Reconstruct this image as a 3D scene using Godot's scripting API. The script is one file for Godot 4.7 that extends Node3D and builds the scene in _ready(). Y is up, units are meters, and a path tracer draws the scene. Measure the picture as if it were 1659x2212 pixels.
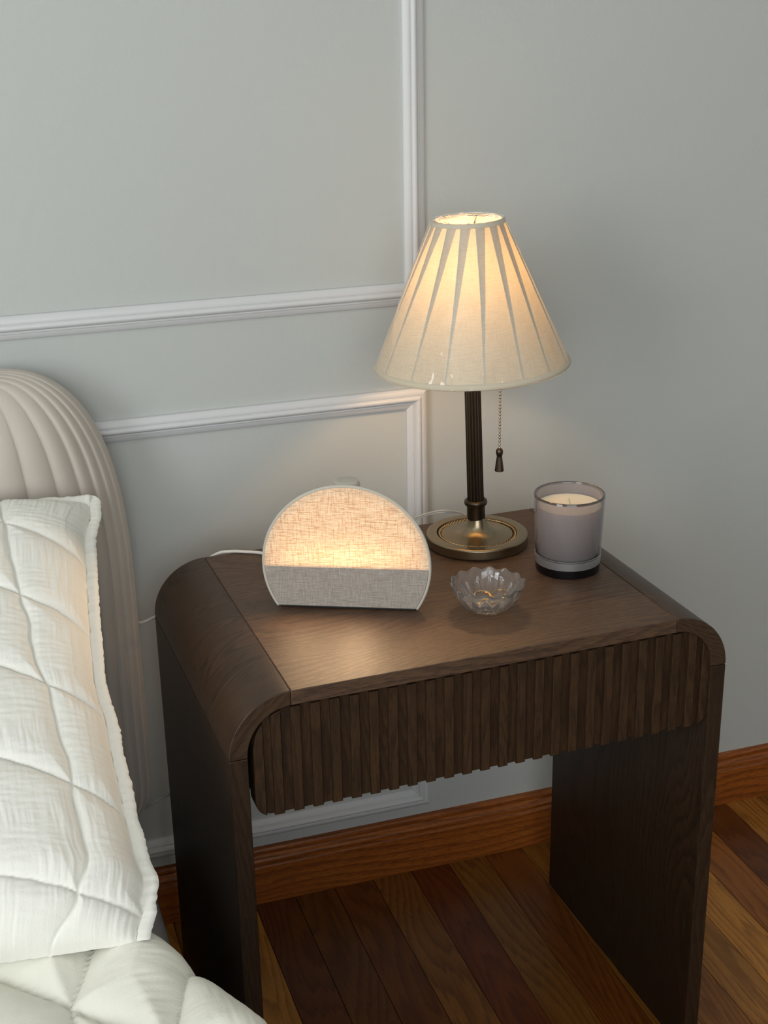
extends Node3D

# ---------------------------------------------------------------- measurements (metres)
const NS_AT := Vector3(0.18655, 0.0, 0.12526)   # back left foot of the nightstand
const NS_TURN := 0.0275
const NW := 0.56
const ND := 0.366
const NH := 0.5926
const NR := 0.0652      # radius of the bent corners
const NT := 0.0162      # thickness of the top
const NL := 0.0192      # thickness of the legs
const LAMP_AT := Vector3(0.5748, 0.5926, 0.1965)
const ALARM_AT := Vector3(0.3686, 0.5926, 0.3280)
const CANDLE_AT := Vector3(0.6433, 0.5926, 0.3074)
const DISH_AT := Vector3(0.5120, 0.5926, 0.3816)

var taken := {}
var M := {}


func _ready() -> void:
	seed(7)
	# camera
	var cam := Camera3D.new()
	cam.name = "camera"
	cam.fov = 40.845
	cam.near = 0.02
	cam.far = 60.0
	cam.transform = Transform3D(Basis(Vector3(0.9482, -0.0178, 0.3172), Vector3(0.1276, 0.9357, -0.3288), Vector3(-0.2909, 0.3523, 0.8895)).orthonormalized(), Vector3(-0.0177, 1.2218, 1.6449))
	add_child(cam)
	cam.current = true
	# sky, exposure
	var env := Environment.new()
	env.background_mode = Environment.BG_SKY
	var sky := Sky.new()
	var sm := ProceduralSkyMaterial.new()
	sm.sky_top_color = Color(0.55, 0.66, 0.80)
	sm.sky_horizon_color = Color(0.78, 0.83, 0.88)
	sm.ground_horizon_color = Color(0.60, 0.62, 0.62)
	sm.ground_bottom_color = Color(0.42, 0.43, 0.42)
	sky.sky_material = sm
	env.sky = sky
	env.background_energy_multiplier = 1.0
	env.tonemap_mode = Environment.TONE_MAPPER_LINEAR
	env.tonemap_exposure = 1.0
	env.sdfgi_enabled = true
	env.ssao_enabled = true
	env.ssil_enabled = true
	var we := WorldEnvironment.new()
	we.name = "environment"
	we.environment = env
	add_child(we)
	# daylight that comes in through the windows: a broad one behind the bed's foot, another in the left wall
	for w in [[Vector3(-0.45, 1.60, 3.33), 0.0, Vector2(1.9, 1.4), 3.0], [Vector3(-2.06, 1.55, 2.2), -PI / 2, Vector2(1.3, 1.5), 4.5]]:
		var day := AreaLight3D.new()
		day.name = "window_daylight"
		day.area_size = w[2]
		day.light_color = Color(0.975, 0.985, 0.985)
		day.light_energy = w[3]
		day.area_range = 12.0
		day.shadow_enabled = true
		add_child(day, true)
		day.position = w[0]
		day.rotation = Vector3(0.0, w[1], 0.0)

	make_materials()
	build_room()
	build_nightstand()
	build_bed()
	build_lamp()
	build_alarm()
	build_candle()
	build_dish()


# ================================================================= helpers
func numbered(called: String) -> String:
	var n: int = taken.get(called, 0)
	taken[called] = n + 1
	return called if n == 0 else "%s_%03d" % [called, n]


func thing(called: String, label: String, category: String, at := Vector3.ZERO, turn := 0.0, group := "") -> Node3D:
	var o := Node3D.new()
	o.name = numbered(called)
	add_child(o, true)
	o.position = at
	o.rotation.y = turn
	o.set_meta("label", label)
	o.set_meta("category", category)
	if group:
		o.set_meta("group", group)
	return o


func part(called: String, mesh: Mesh, mat: Material, parent: Node3D, label := "") -> MeshInstance3D:
	var o := MeshInstance3D.new()
	o.name = called
	o.mesh = mesh
	o.material_override = mat
	parent.add_child(o, true)
	var n := 0
	for c in parent.get_children():
		if c != o and c.has_meta("called") and c.get_meta("called") == called:
			n += 1
	o.set_meta("called", called)
	if n > 0:
		o.name = "%s_%03d" % [called, n]
	if label:
		o.set_meta("label", label)
	return o


func struct(called: String, mesh: Mesh, mat: Material, parent: Node3D = null) -> MeshInstance3D:
	var o := MeshInstance3D.new()
	o.name = called
	o.mesh = mesh
	o.material_override = mat
	(parent if parent else self).add_child(o, true)
	o.set_meta("kind", "structure")
	return o


func start() -> SurfaceTool:
	var st := SurfaceTool.new()
	st.begin(Mesh.PRIMITIVE_TRIANGLES)
	return st


func tri(st: SurfaceTool, p: Array, n: Array, uv: Array) -> void:
	# writes one triangle, turned so that its front (clockwise) side faces along its normals
	var c: Vector3 = (p[1] - p[0]).cross(p[2] - p[0])
	var order := [0, 1, 2] if c.dot(n[0] + n[1] + n[2]) < 0.0 else [0, 2, 1]
	for k in order:
		st.set_normal(n[k])
		st.set_uv(uv[k])
		st.add_vertex(p[k])


func quad(st: SurfaceTool, p: Array, n: Array, uv: Array) -> void:
	tri(st, [p[0], p[1], p[2]], [n[0], n[1], n[2]], [uv[0], uv[1], uv[2]])
	tri(st, [p[0], p[2], p[3]], [n[0], n[2], n[3]], [uv[0], uv[2], uv[3]])


# a sheet through a grid of points, with smooth normals; "out" tells which way its front faces
func sheet(st: SurfaceTool, rows: Array, uvs: Array, flip := false, closed := false) -> void:
	var nr := rows.size()
	var nc: int = rows[0].size()
	var nor := []
	for i in nr:
		var line := PackedVector3Array()
		line.resize(nc)
		for j in nc:
			var i0 := maxi(i - 1, 0)
			var i1 := mini(i + 1, nr - 1)
			var j0 := j - 1
			var j1 := j + 1
			if closed:
				j0 = (j0 + nc - 1) % (nc - 1) if j0 < 0 else j0
				j1 = 1 if j1 >= nc else j1
			else:
				j0 = maxi(j0, 0)
				j1 = mini(j1, nc - 1)
			var du: Vector3 = rows[i1][j] - rows[i0][j]
			var dv: Vector3 = rows[i][j1] - rows[i][j0]
			var n := du.cross(dv)
			if n.length_squared() < 1e-20:
				var ii := i + 1 if i == 0 else i - 1
				n = (rows[i1][j] - rows[i0][j]).cross(rows[ii][j1] - rows[ii][j0])
			n = n.normalized()
			line[j] = -n if flip else n
		nor.append(line)
	for i in nr - 1:
		for j in nc - 1:
			quad(st, [rows[i][j], rows[i][j + 1], rows[i + 1][j + 1], rows[i + 1][j]], [nor[i][j], nor[i][j + 1], nor[i + 1][j + 1], nor[i + 1][j]], [uvs[i][j], uvs[i][j + 1], uvs[i + 1][j + 1], uvs[i + 1][j]])


# turned shape: profile of (radius, height), corners sharper than 40 degrees stay sharp
func lathe(st: SurfaceTool, profile: Array, seg := 64, off := Vector3.ZERO, shape: Variant = null) -> void:
	var lines := [[]]
	for i in profile.size():
		lines[-1].append(profile[i])
		if i > 0 and i < profile.size() - 1:
			var a: Vector2 = (profile[i] - profile[i - 1]).normalized()
			var b: Vector2 = (profile[i + 1] - profile[i]).normalized()
			if a.dot(b) < 0.77:
				lines.append([profile[i]])
	var v0 := 0.0
	for l in lines:
		var rows := []
		var uvs := []
		var v := v0
		for i in l.size():
			if i > 0:
				v += (l[i] - l[i - 1]).length()
			var row := PackedVector3Array()
			var uv := PackedVector2Array()
			for k in seg + 1:
				var a := TAU * k / seg
				var r: float = l[i].x
				var y: float = l[i].y
				if shape != null:
					var s: Vector2 = shape.call(a, r, y)
					r = s.x
					y = s.y
				row.append(off + Vector3(r * sin(a), y, r * cos(a)))
				uv.append(Vector2(float(k) / seg, v))
			rows.append(row)
			uvs.append(uv)
		v0 = v
		sheet(st, rows, uvs, true, true)


# tube along points with round ends
func tube(st: SurfaceTool, pts: Array, r: float, seg := 12, caps := true) -> void:
	var curve := Curve3D.new()
	curve.bake_interval = maxf(r * 1.2, 0.002)
	for i in pts.size():
		var a: Vector3 = pts[maxi(i - 1, 0)]
		var b: Vector3 = pts[mini(i + 1, pts.size() - 1)]
		var h := (b - a) / 6.0
		curve.add_point(pts[i], -h, h)
	var p := curve.get_baked_points()
	var rows := []
	var uvs := []
	var t0 := (p[1] - p[0]).normalized()
	var side := t0.cross(Vector3.UP if absf(t0.y) < 0.9 else Vector3.RIGHT).normalized()
	for i in p.size():
		var t := (p[mini(i + 1, p.size() - 1)] - p[maxi(i - 1, 0)]).normalized()
		side = (side - t * side.dot(t)).normalized()
		var up := t.cross(side)
		var row := PackedVector3Array()
		var uv := PackedVector2Array()
		for k in seg + 1:
			var a := TAU * k / seg
			row.append(p[i] + (side * cos(a) + up * sin(a)) * r)
			uv.append(Vector2(float(k) / seg, i * curve.bake_interval))
		rows.append(row)
		uvs.append(uv)
	if caps:
		for e in [0, 1]:
			var c: Vector3 = p[0] if e == 0 else p[p.size() - 1]
			var row := PackedVector3Array()
			for k in seg + 1:
				row.append(c)
			if e == 0:
				rows.insert(0, row)
				uvs.insert(0, uvs[0])
			else:
				rows.append(row)
				uvs.append(uvs[-1])
	sheet(st, rows, uvs, false, true)


func inset(poly: PackedVector2Array, by: float) -> PackedVector2Array:
	var out := PackedVector2Array()
	var n := poly.size()
	for i in n:
		var a := (poly[i] - poly[(i + n - 1) % n]).normalized()
		var b := (poly[(i + 1) % n] - poly[i]).normalized()
		var na := Vector2(-a.y, a.x)
		var nb := Vector2(-b.y, b.x)
		var m := (na + nb).normalized()
		out.append(poly[i] + m * (by / maxf(0.35, m.dot(na))))
	return out


# prism from a counter-clockwise outline in x,y from z0 to z1, with rounded rims; uv on its mantle runs along the outline, on its caps it is turned by cap_turn
func prism(st: SurfaceTool, poly: PackedVector2Array, z0: float, z1: float, bev := 0.001, uv_at := Vector2.ZERO, cap_turn := 0.0, swap := false) -> void:
	var n := poly.size()
	var fl := []
	for i in n:
		var e := (poly[(i + 1) % n] - poly[i]).normalized()
		fl.append(Vector2(e.y, -e.x))
	var ins := inset(poly, bev)
	var run := 0.0
	for i in n:
		var j := (i + 1) % n
		var h := (i + n - 1) % n
		var e: Vector2 = fl[i]
		var na: Vector2 = (fl[h] + e).normalized() if fl[h].dot(e) > 0.85 else e
		var nb: Vector2 = (fl[j] + e).normalized() if fl[j].dot(e) > 0.85 else e
		var l := poly[i].distance_to(poly[j])
		var a := Vector3(na.x, na.y, 0)
		var b := Vector3(nb.x, nb.y, 0)
		var u := func(r: float, z: float) -> Vector2: return uv_at + (Vector2(z, r) if swap else Vector2(r, z))
		var p := poly[i]
		var q := poly[j]
		quad(st, [Vector3(p.x, p.y, z0 + bev), Vector3(q.x, q.y, z0 + bev), Vector3(q.x, q.y, z1 - bev), Vector3(p.x, p.y, z1 - bev)], [a, b, b, a], [u.call(run, z0), u.call(run + l, z0), u.call(run + l, z1), u.call(run, z1)])
		for s in [0, 1]:
			var zc := z0 if s == 0 else z1
			var zm := z0 + bev if s == 0 else z1 - bev
			var zn := Vector3(0, 0, -1 if s == 0 else 1)
			var c := ins[i]
			var d := ins[j]
			quad(st, [Vector3(p.x, p.y, zm), Vector3(q.x, q.y, zm), Vector3(d.x, d.y, zc), Vector3(c.x, c.y, zc)], [a, b, (b + zn * 1.5).normalized(), (a + zn * 1.5).normalized()], [u.call(run, zm), u.call(run + l, zm), u.call(run + l, zc), u.call(run, zc)])
		run += l
	var idx := Geometry2D.triangulate_polygon(ins)
	for k in range(0, idx.size(), 3):
		for s in [0, 1]:
			var zc := z0 if s == 0 else z1
			var zn := Vector3(0, 0, -1 if s == 0 else 1)
			var pp := []
			var uu := []
			for m in 3:
				var v := ins[idx[k + m]]
				pp.append(Vector3(v.x, v.y, zc))
				uu.append(uv_at + v.rotated(cap_turn))
			tri(st, pp, [zn, zn, zn], uu)


func rect(x0: float, y0: float, x1: float, y1: float) -> PackedVector2Array:
	return PackedVector2Array([Vector2(x0, y0), Vector2(x1, y0), Vector2(x1, y1), Vector2(x0, y1)])


# box with bevelled edges; uv along the longer of x and y
func box(st: SurfaceTool, a: Vector3, b: Vector3, bev := 0.001, uv_at := Vector2.ZERO, swap := false) -> void:
	prism(st, rect(a.x, a.y, b.x, b.y), a.z, b.z, bev, uv_at, PI / 2 if swap else 0.0, swap)


func arc(cx: float, cy: float, rx: float, ry: float, a0: float, a1: float, steps: int) -> PackedVector2Array:
	var out := PackedVector2Array()
	for i in steps + 1:
		var a := deg_to_rad(lerpf(a0, a1, float(i) / steps))
		out.append(Vector2(cx + rx * cos(a), cy + ry * sin(a)))
	return out


func fast(seed_at: int, freq := 1.0, octaves := 3) -> FastNoiseLite:
	var f := FastNoiseLite.new()
	f.seed = seed_at
	f.noise_type = FastNoiseLite.TYPE_SIMPLEX_SMOOTH
	f.frequency = freq
	f.fractal_octaves = octaves
	return f


func texture(bytes: PackedByteArray, w: int, h: int, rgb := true) -> ImageTexture:
	return ImageTexture.create_from_image(Image.create_from_data(w, h, false, Image.FORMAT_RGB8 if rgb else Image.FORMAT_L8, bytes))


# wood with its grain along u: covers span.x by span.y metres; kind 0 straight, 1 arched flames
func wood(seed_at: int, span: Vector2, w: int, h: int, dark: Color, mid: Color, light: Color, lines: float, flame: float, pore := 0.5) -> Array:
	var big := fast(seed_at, 1.0, 2)
	var fine := fast(seed_at + 1, 1.0, 2)
	var streak := fast(seed_at + 2, 1.0, 1)
	var bytes := PackedByteArray()
	bytes.resize(w * h * 3)
	var height := PackedByteArray()
	height.resize(w * h)
	var at := 0
	for j in h:
		var y := float(j) / h * span.y
		for i in w:
			var x := float(i) / w * span.x
			var warp := big.get_noise_2d(x * 1.5, y * 6.0)
			var g := y * lines + warp * flame + 0.30 * fine.get_noise_2d(x * 5.0, y * 130.0)
			var ring := g - floorf(g)
			ring = pow(ring, 2.2) if ring < 0.86 else pow((1.0 - ring) / 0.14, 0.8) * 0.72
			var p := streak.get_noise_2d(x * 55.0, y * 1500.0)
			var tone := 0.5 + 0.5 * big.get_noise_2d(x * 1.2 + 31.0, y * 22.0)
			var c := mid.lerp(light, clampf(tone * 1.2 - 0.2, 0.0, 1.0) * 0.75)
			c = c.lerp(dark, ring * 0.75)
			var cut := clampf((p - 0.28) * 3.0, 0.0, 1.0) * pore
			c = c.lerp(dark * 0.55, cut)
			bytes[at * 3] = clampi(int(c.r * 255.0), 0, 255)
			bytes[at * 3 + 1] = clampi(int(c.g * 255.0), 0, 255)
			bytes[at * 3 + 2] = clampi(int(c.b * 255.0), 0, 255)
			height[at] = clampi(int(200.0 - 60.0 * ring - 130.0 * cut), 0, 255)
			at += 1
	return [texture(bytes, w, h), texture(height, w, h, false)]


func wood_material(called: String, tex: Array, span: Vector2, rough: float, relief: float, tint := Color.WHITE) -> StandardMaterial3D:
	var m := StandardMaterial3D.new()
	m.resource_name = called
	m.albedo_color = tint
	m.albedo_texture = tex[0]
	m.roughness = rough
	m.metallic_specular = 0.45
	m.heightmap_enabled = true
	m.heightmap_texture = tex[1]
	m.heightmap_scale = relief
	m.uv1_scale = Vector3(1.0 / span.x, 1.0 / span.y, 1.0)
	return m


func plain(called: String, color: Color, rough := 0.6, metal := 0.0, spec := 0.5) -> StandardMaterial3D:
	var m := StandardMaterial3D.new()
	m.resource_name = called
	m.albedo_color = color
	m.roughness = rough
	m.metallic = metal
	m.metallic_specular = spec
	return m


# woven linen: returns a colour texture; thread tones lie between ground and thread
func linen(seed_at: int, n: int, ground: Color, thread: Color, pale: Color, amount: float) -> Array:
	var across := fast(seed_at, 1.0, 2)
	var down := fast(seed_at + 5, 1.0, 2)
	var slub := fast(seed_at + 9, 1.0, 2)
	var bytes := PackedByteArray()
	bytes.resize(n * n * 3)
	var height := PackedByteArray()
	height.resize(n * n)
	var at := 0
	for j in n:
		for i in n:
			var x := float(i) / n
			var y := float(j) / n
			var a := across.get_noise_2d(x * 4.5, y * 210.0)
			var b := down.get_noise_2d(x * 190.0 + 40.0, y * 5.0)
			var s := slub.get_noise_2d(x * 22.0, y * 60.0)
			var t := clampf((maxf(a * 1.2, b * 0.8) - 0.08 + 0.25 * s) * 2.4, 0.0, 1.0) * amount
			var q := clampf((-minf(a, b * 1.2) - 0.3) * 2.5, 0.0, 1.0)
			var c := ground.lerp(thread, t).lerp(pale, q * 0.6)
			bytes[at * 3] = clampi(int(c.r * 255.0), 0, 255)
			bytes[at * 3 + 1] = clampi(int(c.g * 255.0), 0, 255)
			bytes[at * 3 + 2] = clampi(int(c.b * 255.0), 0, 255)
			height[at] = clampi(int(128.0 + 90.0 * (a + b)), 0, 255)
			at += 1
	return [texture(bytes, n, n), texture(height, n, n, false)]


func noise_map(seed_at: int, freq: float, octaves: int, n := 512) -> NoiseTexture2D:
	var t := NoiseTexture2D.new()
	t.width = n
	t.height = n
	t.seamless = true
	t.noise = fast(seed_at, freq, octaves)
	return t


# ================================================================= materials
func make_materials() -> void:
	var wall := plain("wall paint", Color(0.745, 0.757, 0.745), 0.6, 0.0, 0.4)
	wall.heightmap_enabled = true
	wall.heightmap_texture = noise_map(3, 0.02, 4)
	wall.heightmap_scale = 0.012
	wall.uv1_triplanar = true
	wall.uv1_world_triplanar = true
	wall.uv1_scale = Vector3(9, 9, 9)
	M.wall = wall
	M.trim = plain("trim paint", Color(0.825, 0.83, 0.835), 0.38, 0.0, 0.5)
	M.ceiling = plain("ceiling paint", Color(0.87, 0.87, 0.86), 0.9)
	M.glass = plain("window glass", Color(0.9, 0.95, 0.95, 0.06), 0.02)
	M.glass.transparency = BaseMaterial3D.TRANSPARENCY_ALPHA

	var span := Vector2(0.7, 0.4)
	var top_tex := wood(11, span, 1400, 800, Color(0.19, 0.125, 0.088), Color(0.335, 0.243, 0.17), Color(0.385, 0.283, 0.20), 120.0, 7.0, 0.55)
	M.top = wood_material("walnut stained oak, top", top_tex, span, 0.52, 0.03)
	M.top.metallic_specular = 0.55
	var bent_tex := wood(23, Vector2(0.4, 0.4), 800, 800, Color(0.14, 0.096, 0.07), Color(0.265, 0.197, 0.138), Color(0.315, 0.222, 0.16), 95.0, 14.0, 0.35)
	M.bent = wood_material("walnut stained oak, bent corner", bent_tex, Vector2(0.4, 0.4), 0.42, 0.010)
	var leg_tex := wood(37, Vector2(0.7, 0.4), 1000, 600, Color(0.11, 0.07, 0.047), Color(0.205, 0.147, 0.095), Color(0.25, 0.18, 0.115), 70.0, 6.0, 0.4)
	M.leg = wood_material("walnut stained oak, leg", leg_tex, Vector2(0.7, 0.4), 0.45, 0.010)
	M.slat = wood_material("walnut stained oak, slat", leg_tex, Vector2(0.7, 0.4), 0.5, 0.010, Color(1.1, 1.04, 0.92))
	M.inside = plain("dark stained inside", Color(0.12, 0.085, 0.065), 0.7)

	var oak_tex := wood(51, Vector2(1.2, 0.3), 1200, 500, Color(0.36, 0.24, 0.13), Color(0.57, 0.425, 0.255), Color(0.63, 0.485, 0.30), 60.0, 5.0, 0.15)
	M.oak_tex = oak_tex
	var base_tex := wood(61, Vector2(1.2, 0.12), 1500, 260, Color(0.38, 0.18, 0.06), Color(0.62, 0.34, 0.12), Color(0.67, 0.39, 0.15), 90.0, 3.2, 0.4)
	M.baseboard = wood_material("honey oak skirting", base_tex, Vector2(1.2, 0.12), 0.35, 0.015)
	M.floor_gap = plain("gap between boards", Color(0.07, 0.045, 0.03), 0.9)

	# white muslin
	var mus := plain("white muslin", Color(0.93, 0.925, 0.895), 0.95, 0.0, 0.2)
	mus.heightmap_enabled = true
	mus.heightmap_texture = noise_map(77, 0.06, 4)
	mus.heightmap_scale = 0.011
	mus.uv1_scale = Vector3(14, 14, 1)
	mus.rim_enabled = true
	mus.rim = 0.3
	M.muslin = mus
	M.muslin_cream = mus.duplicate()
	M.muslin_cream.albedo_color = Color(0.925, 0.92, 0.87)
	var vel := plain("oatmeal velvet", Color(0.765, 0.73, 0.69), 0.9, 0.0, 0.2)
	vel.rim_enabled = true
	vel.rim = 0.6
	vel.rim_tint = 0.4
	M.velvet = vel
	M.bed_side = plain("grey bed upholstery", Color(0.73, 0.715, 0.71), 0.95, 0.0, 0.2)
	M.mattress = plain("mattress ticking", Color(0.80, 0.80, 0.79), 0.95)

	M.brass = plain("antique brass", Color(0.60, 0.545, 0.45), 0.30, 1.0)
	M.brass_dark = plain("dark bronze", Color(0.32, 0.275, 0.23), 0.36, 1.0)
	M.rope = plain("rope brass", Color(0.66, 0.58, 0.44), 0.3, 1.0)
	M.nickel = plain("nickel beads", Color(0.72, 0.69, 0.64), 0.28, 1.0)

	var shade_tex := linen(101, 512, Color(0.80, 0.775, 0.70), Color(0.70, 0.665, 0.58), Color(0.83, 0.81, 0.745), 0.5)
	var shade := plain("pleated linen", Color.WHITE, 0.9, 0.0, 0.2)
	shade.albedo_texture = shade_tex[0]
	shade.uv1_scale = Vector3(10, 10, 1)
	shade.backlight_enabled = true
	shade.backlight = Color(0.66, 0.615, 0.50)
	M.shade = shade
	var hem := plain("linen hem", Color(0.79, 0.745, 0.66), 0.9, 0.0, 0.2)
	M.band_cloth = hem
	M.film = plain("clear plastic film", Color(0.95, 0.95, 0.95, 0.09), 0.06, 0.0, 0.5)
	M.film.transparency = BaseMaterial3D.TRANSPARENCY_ALPHA
	M.clear_cord = plain("clear cord", Color(0.75, 0.75, 0.73, 0.45), 0.15)
	M.clear_cord.transparency = BaseMaterial3D.TRANSPARENCY_ALPHA

	var glow_tex := linen(131, 900, Color(0.985, 0.95, 0.89), Color(0.80, 0.655, 0.52), Color(1.0, 0.975, 0.93), 0.85)
	var glow := plain("lit linen", Color(0.74, 0.735, 0.72), 0.9, 0.0, 0.2)
	glow.albedo_texture = glow_tex[0]
	glow.uv1_scale = Vector3(6.5, 6.5, 1)
	glow.backlight_enabled = true
	glow.backlight = Color(0.30, 0.29, 0.265)
	glow.emission_enabled = true
	glow.emission_texture = glow_tex[0]
	glow.emission_operator = BaseMaterial3D.EMISSION_OP_MULTIPLY
	glow.emission = Color(1.0, 0.82, 0.65)
	glow.emission_energy_multiplier = 0.48
	M.glow = glow
	var grey_tex := linen(151, 512, Color(0.645, 0.61, 0.575), Color(0.545, 0.51, 0.475), Color(0.745, 0.715, 0.685), 0.9)
	var grey := plain("grey linen", Color.WHITE, 0.95, 0.0, 0.2)
	grey.albedo_texture = grey_tex[0]
	grey.uv1_scale = Vector3(8, 8, 1)
	M.grey_linen = grey
	M.shell = plain("putty plastic", Color(0.735, 0.715, 0.665), 0.45)
	M.rubber = plain("dark rubber", Color(0.06, 0.06, 0.06), 0.8)
	M.cord = plain("white cord", Color(0.84, 0.82, 0.79), 0.5)

	M.jar = plain("smoky glass, deeper lilac towards the foot", Color(1, 1, 1, 0.44), 0.03)
	M.jar.vertex_color_use_as_albedo = true
	M.jar_rim = plain("smoky glass lip", Color(0.16, 0.15, 0.16, 0.55), 0.04)
	M.jar_rim.transparency = BaseMaterial3D.TRANSPARENCY_ALPHA
	M.film_fold = plain("crumpled plastic film", Color(0.95, 0.95, 0.93, 0.5), 0.25)
	M.film_fold.transparency = BaseMaterial3D.TRANSPARENCY_ALPHA
	M.jar.transparency = BaseMaterial3D.TRANSPARENCY_ALPHA
	M.jar_base = plain("plum glass foot", Color(0.035, 0.03, 0.045), 0.06)
	M.wax = plain("cream wax", Color(0.93, 0.90, 0.84), 0.5)
	M.wax.subsurf_scatter_enabled = true
	M.wax.subsurf_scatter_strength = 0.4
	M.band = plain("silver band", Color(0.66, 0.66, 0.66), 0.35, 0.75)
	M.wick = plain("cotton wick", Color(0.82, 0.78, 0.66), 0.9)

	M.crystal = plain("cut crystal", Color(1, 1, 1, 0.042), 0.01)
	M.crystal.refraction_enabled = true
	M.crystal.refraction_scale = 0.05
	M.crystal.transparency = BaseMaterial3D.TRANSPARENCY_ALPHA
	M.gold = plain("gold", Color(0.95, 0.74, 0.38), 0.2, 1.0)
	M.silver = plain("pale gold", Color(0.88, 0.84, 0.74), 0.22, 1.0)


# ================================================================= room
func build_room() -> void:
	var x0 := -2.2
	var x1 := 2.0
	var z1 := 3.4
	var hh := 2.55
	# floor: sub-floor plus boards that run towards the wall
	var st := start()
	box(st, Vector3(x0 - 0.1, -0.12, -0.1), Vector3(x1 + 0.1, -0.012, z1 + 0.1))
	var fl := struct("floor", st.commit(), M.floor_gap)
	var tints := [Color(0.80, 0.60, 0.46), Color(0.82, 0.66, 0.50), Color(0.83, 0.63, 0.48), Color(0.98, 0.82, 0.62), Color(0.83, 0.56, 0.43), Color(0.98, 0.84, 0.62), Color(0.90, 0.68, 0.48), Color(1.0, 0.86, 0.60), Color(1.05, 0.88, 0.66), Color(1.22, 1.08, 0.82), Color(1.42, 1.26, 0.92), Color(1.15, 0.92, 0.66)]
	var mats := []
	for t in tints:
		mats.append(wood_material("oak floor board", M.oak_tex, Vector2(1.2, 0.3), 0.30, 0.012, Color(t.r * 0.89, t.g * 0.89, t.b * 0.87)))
	var pitch := 0.0594
	var rng := RandomNumberGenerator.new()
	rng.seed = 5
	for k in range(-42, 29):
		var xa := 0.310 + k * pitch
		var cut := rng.randf_range(0.7, 2.4)
		if k == 1: cut = 0.9
		var za := 0.0
		for piece in 2:
			var zb := cut if piece == 0 else z1
			st = start()
			# a board lies along z: an outline in x,y pushed along z, grain along z
			prism(st, rect(xa + 0.0005, -0.012, xa + pitch - 0.0005, 0.0), za + 0.0006, zb - 0.0006, 0.0007, Vector2(rng.randf() * 0.9, rng.randf()), PI / 2, true)
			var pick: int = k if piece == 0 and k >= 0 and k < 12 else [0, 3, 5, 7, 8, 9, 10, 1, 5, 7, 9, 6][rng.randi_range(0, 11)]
			var b := part("floor_board", st.commit(), mats[pick], fl)
			za = zb
	# walls with thickness
	st = start()
	box(st, Vector3(x0 - 0.15, -0.1, -0.15), Vector3(x1 + 0.15, hh + 0.1, 0.0))
	struct("wall_back", st.commit(), M.wall)
	st = start()
	box(st, Vector3(x1, -0.1, 0.0), Vector3(x1 + 0.15, hh + 0.1, z1))
	struct("wall_right", st.commit(), M.wall)
	st = start()
	var fx0 := -1.45
	var fx1 := 0.55
	box(st, Vector3(x0 - 0.15, -0.1, z1), Vector3(fx0, hh + 0.1, z1 + 0.15))
	box(st, Vector3(fx1, -0.1, z1), Vector3(x1 + 0.15, hh + 0.1, z1 + 0.15))
	box(st, Vector3(fx0, -0.1, z1), Vector3(fx1, 0.75, z1 + 0.15))
	box(st, Vector3(fx0, 2.35, z1), Vector3(fx1, hh + 0.1, z1 + 0.15))
	struct("wall_front", st.commit(), M.wall)
	st = start()
	box(st, Vector3(fx0, 0.75, z1 + 0.04), Vector3(fx1, 0.80, z1 + 0.10))
	box(st, Vector3(fx0, 2.30, z1 + 0.04), Vector3(fx1, 2.35, z1 + 0.10))
	box(st, Vector3(fx0, 0.80, z1 + 0.04), Vector3(fx0 + 0.05, 2.30, z1 + 0.10))
	box(st, Vector3(fx1 - 0.05, 0.80, z1 + 0.04), Vector3(fx1, 2.30, z1 + 0.10))
	var front_window := struct("window_2", st.commit(), M.trim)
	st = start()
	quad(st, [Vector3(fx0 + 0.05, 0.8, z1 + 0.07), Vector3(fx1 - 0.05, 0.8, z1 + 0.07), Vector3(fx1 - 0.05, 2.3, z1 + 0.07), Vector3(fx0 + 0.05, 2.3, z1 + 0.07)], [Vector3.FORWARD, Vector3.FORWARD, Vector3.FORWARD, Vector3.FORWARD], [Vector2(0, 0), Vector2(1, 0), Vector2(1, 1), Vector2(0, 1)])
	part("pane", st.commit(), M.glass, front_window)
	# left wall with a window opening
	var wz0 := 1.5
	var wz1 := 2.9
	var wy0 := 0.75
	var wy1 := 2.35
	st = start()
	box(st, Vector3(x0 - 0.15, -0.1, 0.0), Vector3(x0, hh + 0.1, wz0))
	box(st, Vector3(x0 - 0.15, -0.1, wz1), Vector3(x0, hh + 0.1, z1))
	box(st, Vector3(x0 - 0.15, -0.1, wz0), Vector3(x0, wy0, wz1))
	box(st, Vector3(x0 - 0.15, wy1, wz0), Vector3(x0, hh + 0.1, wz1))
	struct("wall_left", st.commit(), M.wall)
	st = start()
	box(st, Vector3(x0 - 0.15, hh, -0.15), Vector3(x1 + 0.15, hh + 0.15, z1 + 0.15))
	struct("ceiling", st.commit(), M.ceiling)
	st = start()
	box(st, Vector3(x0 - 0.10, wy0, wz0), Vector3(x0 - 0.04, wy0 + 0.05, wz1))
	box(st, Vector3(x0 - 0.10, wy1 - 0.05, wz0), Vector3(x0 - 0.04, wy1, wz1))
	box(st, Vector3(x0 - 0.10, wy0 + 0.05, wz0), Vector3(x0 - 0.04, wy1 - 0.05, wz0 + 0.05))
	box(st, Vector3(x0 - 0.10, wy0 + 0.05, wz1 - 0.05), Vector3(x0 - 0.04, wy1 - 0.05, wz1))
	var win := struct("window_1", st.commit(), M.trim)
	st = start()
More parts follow.
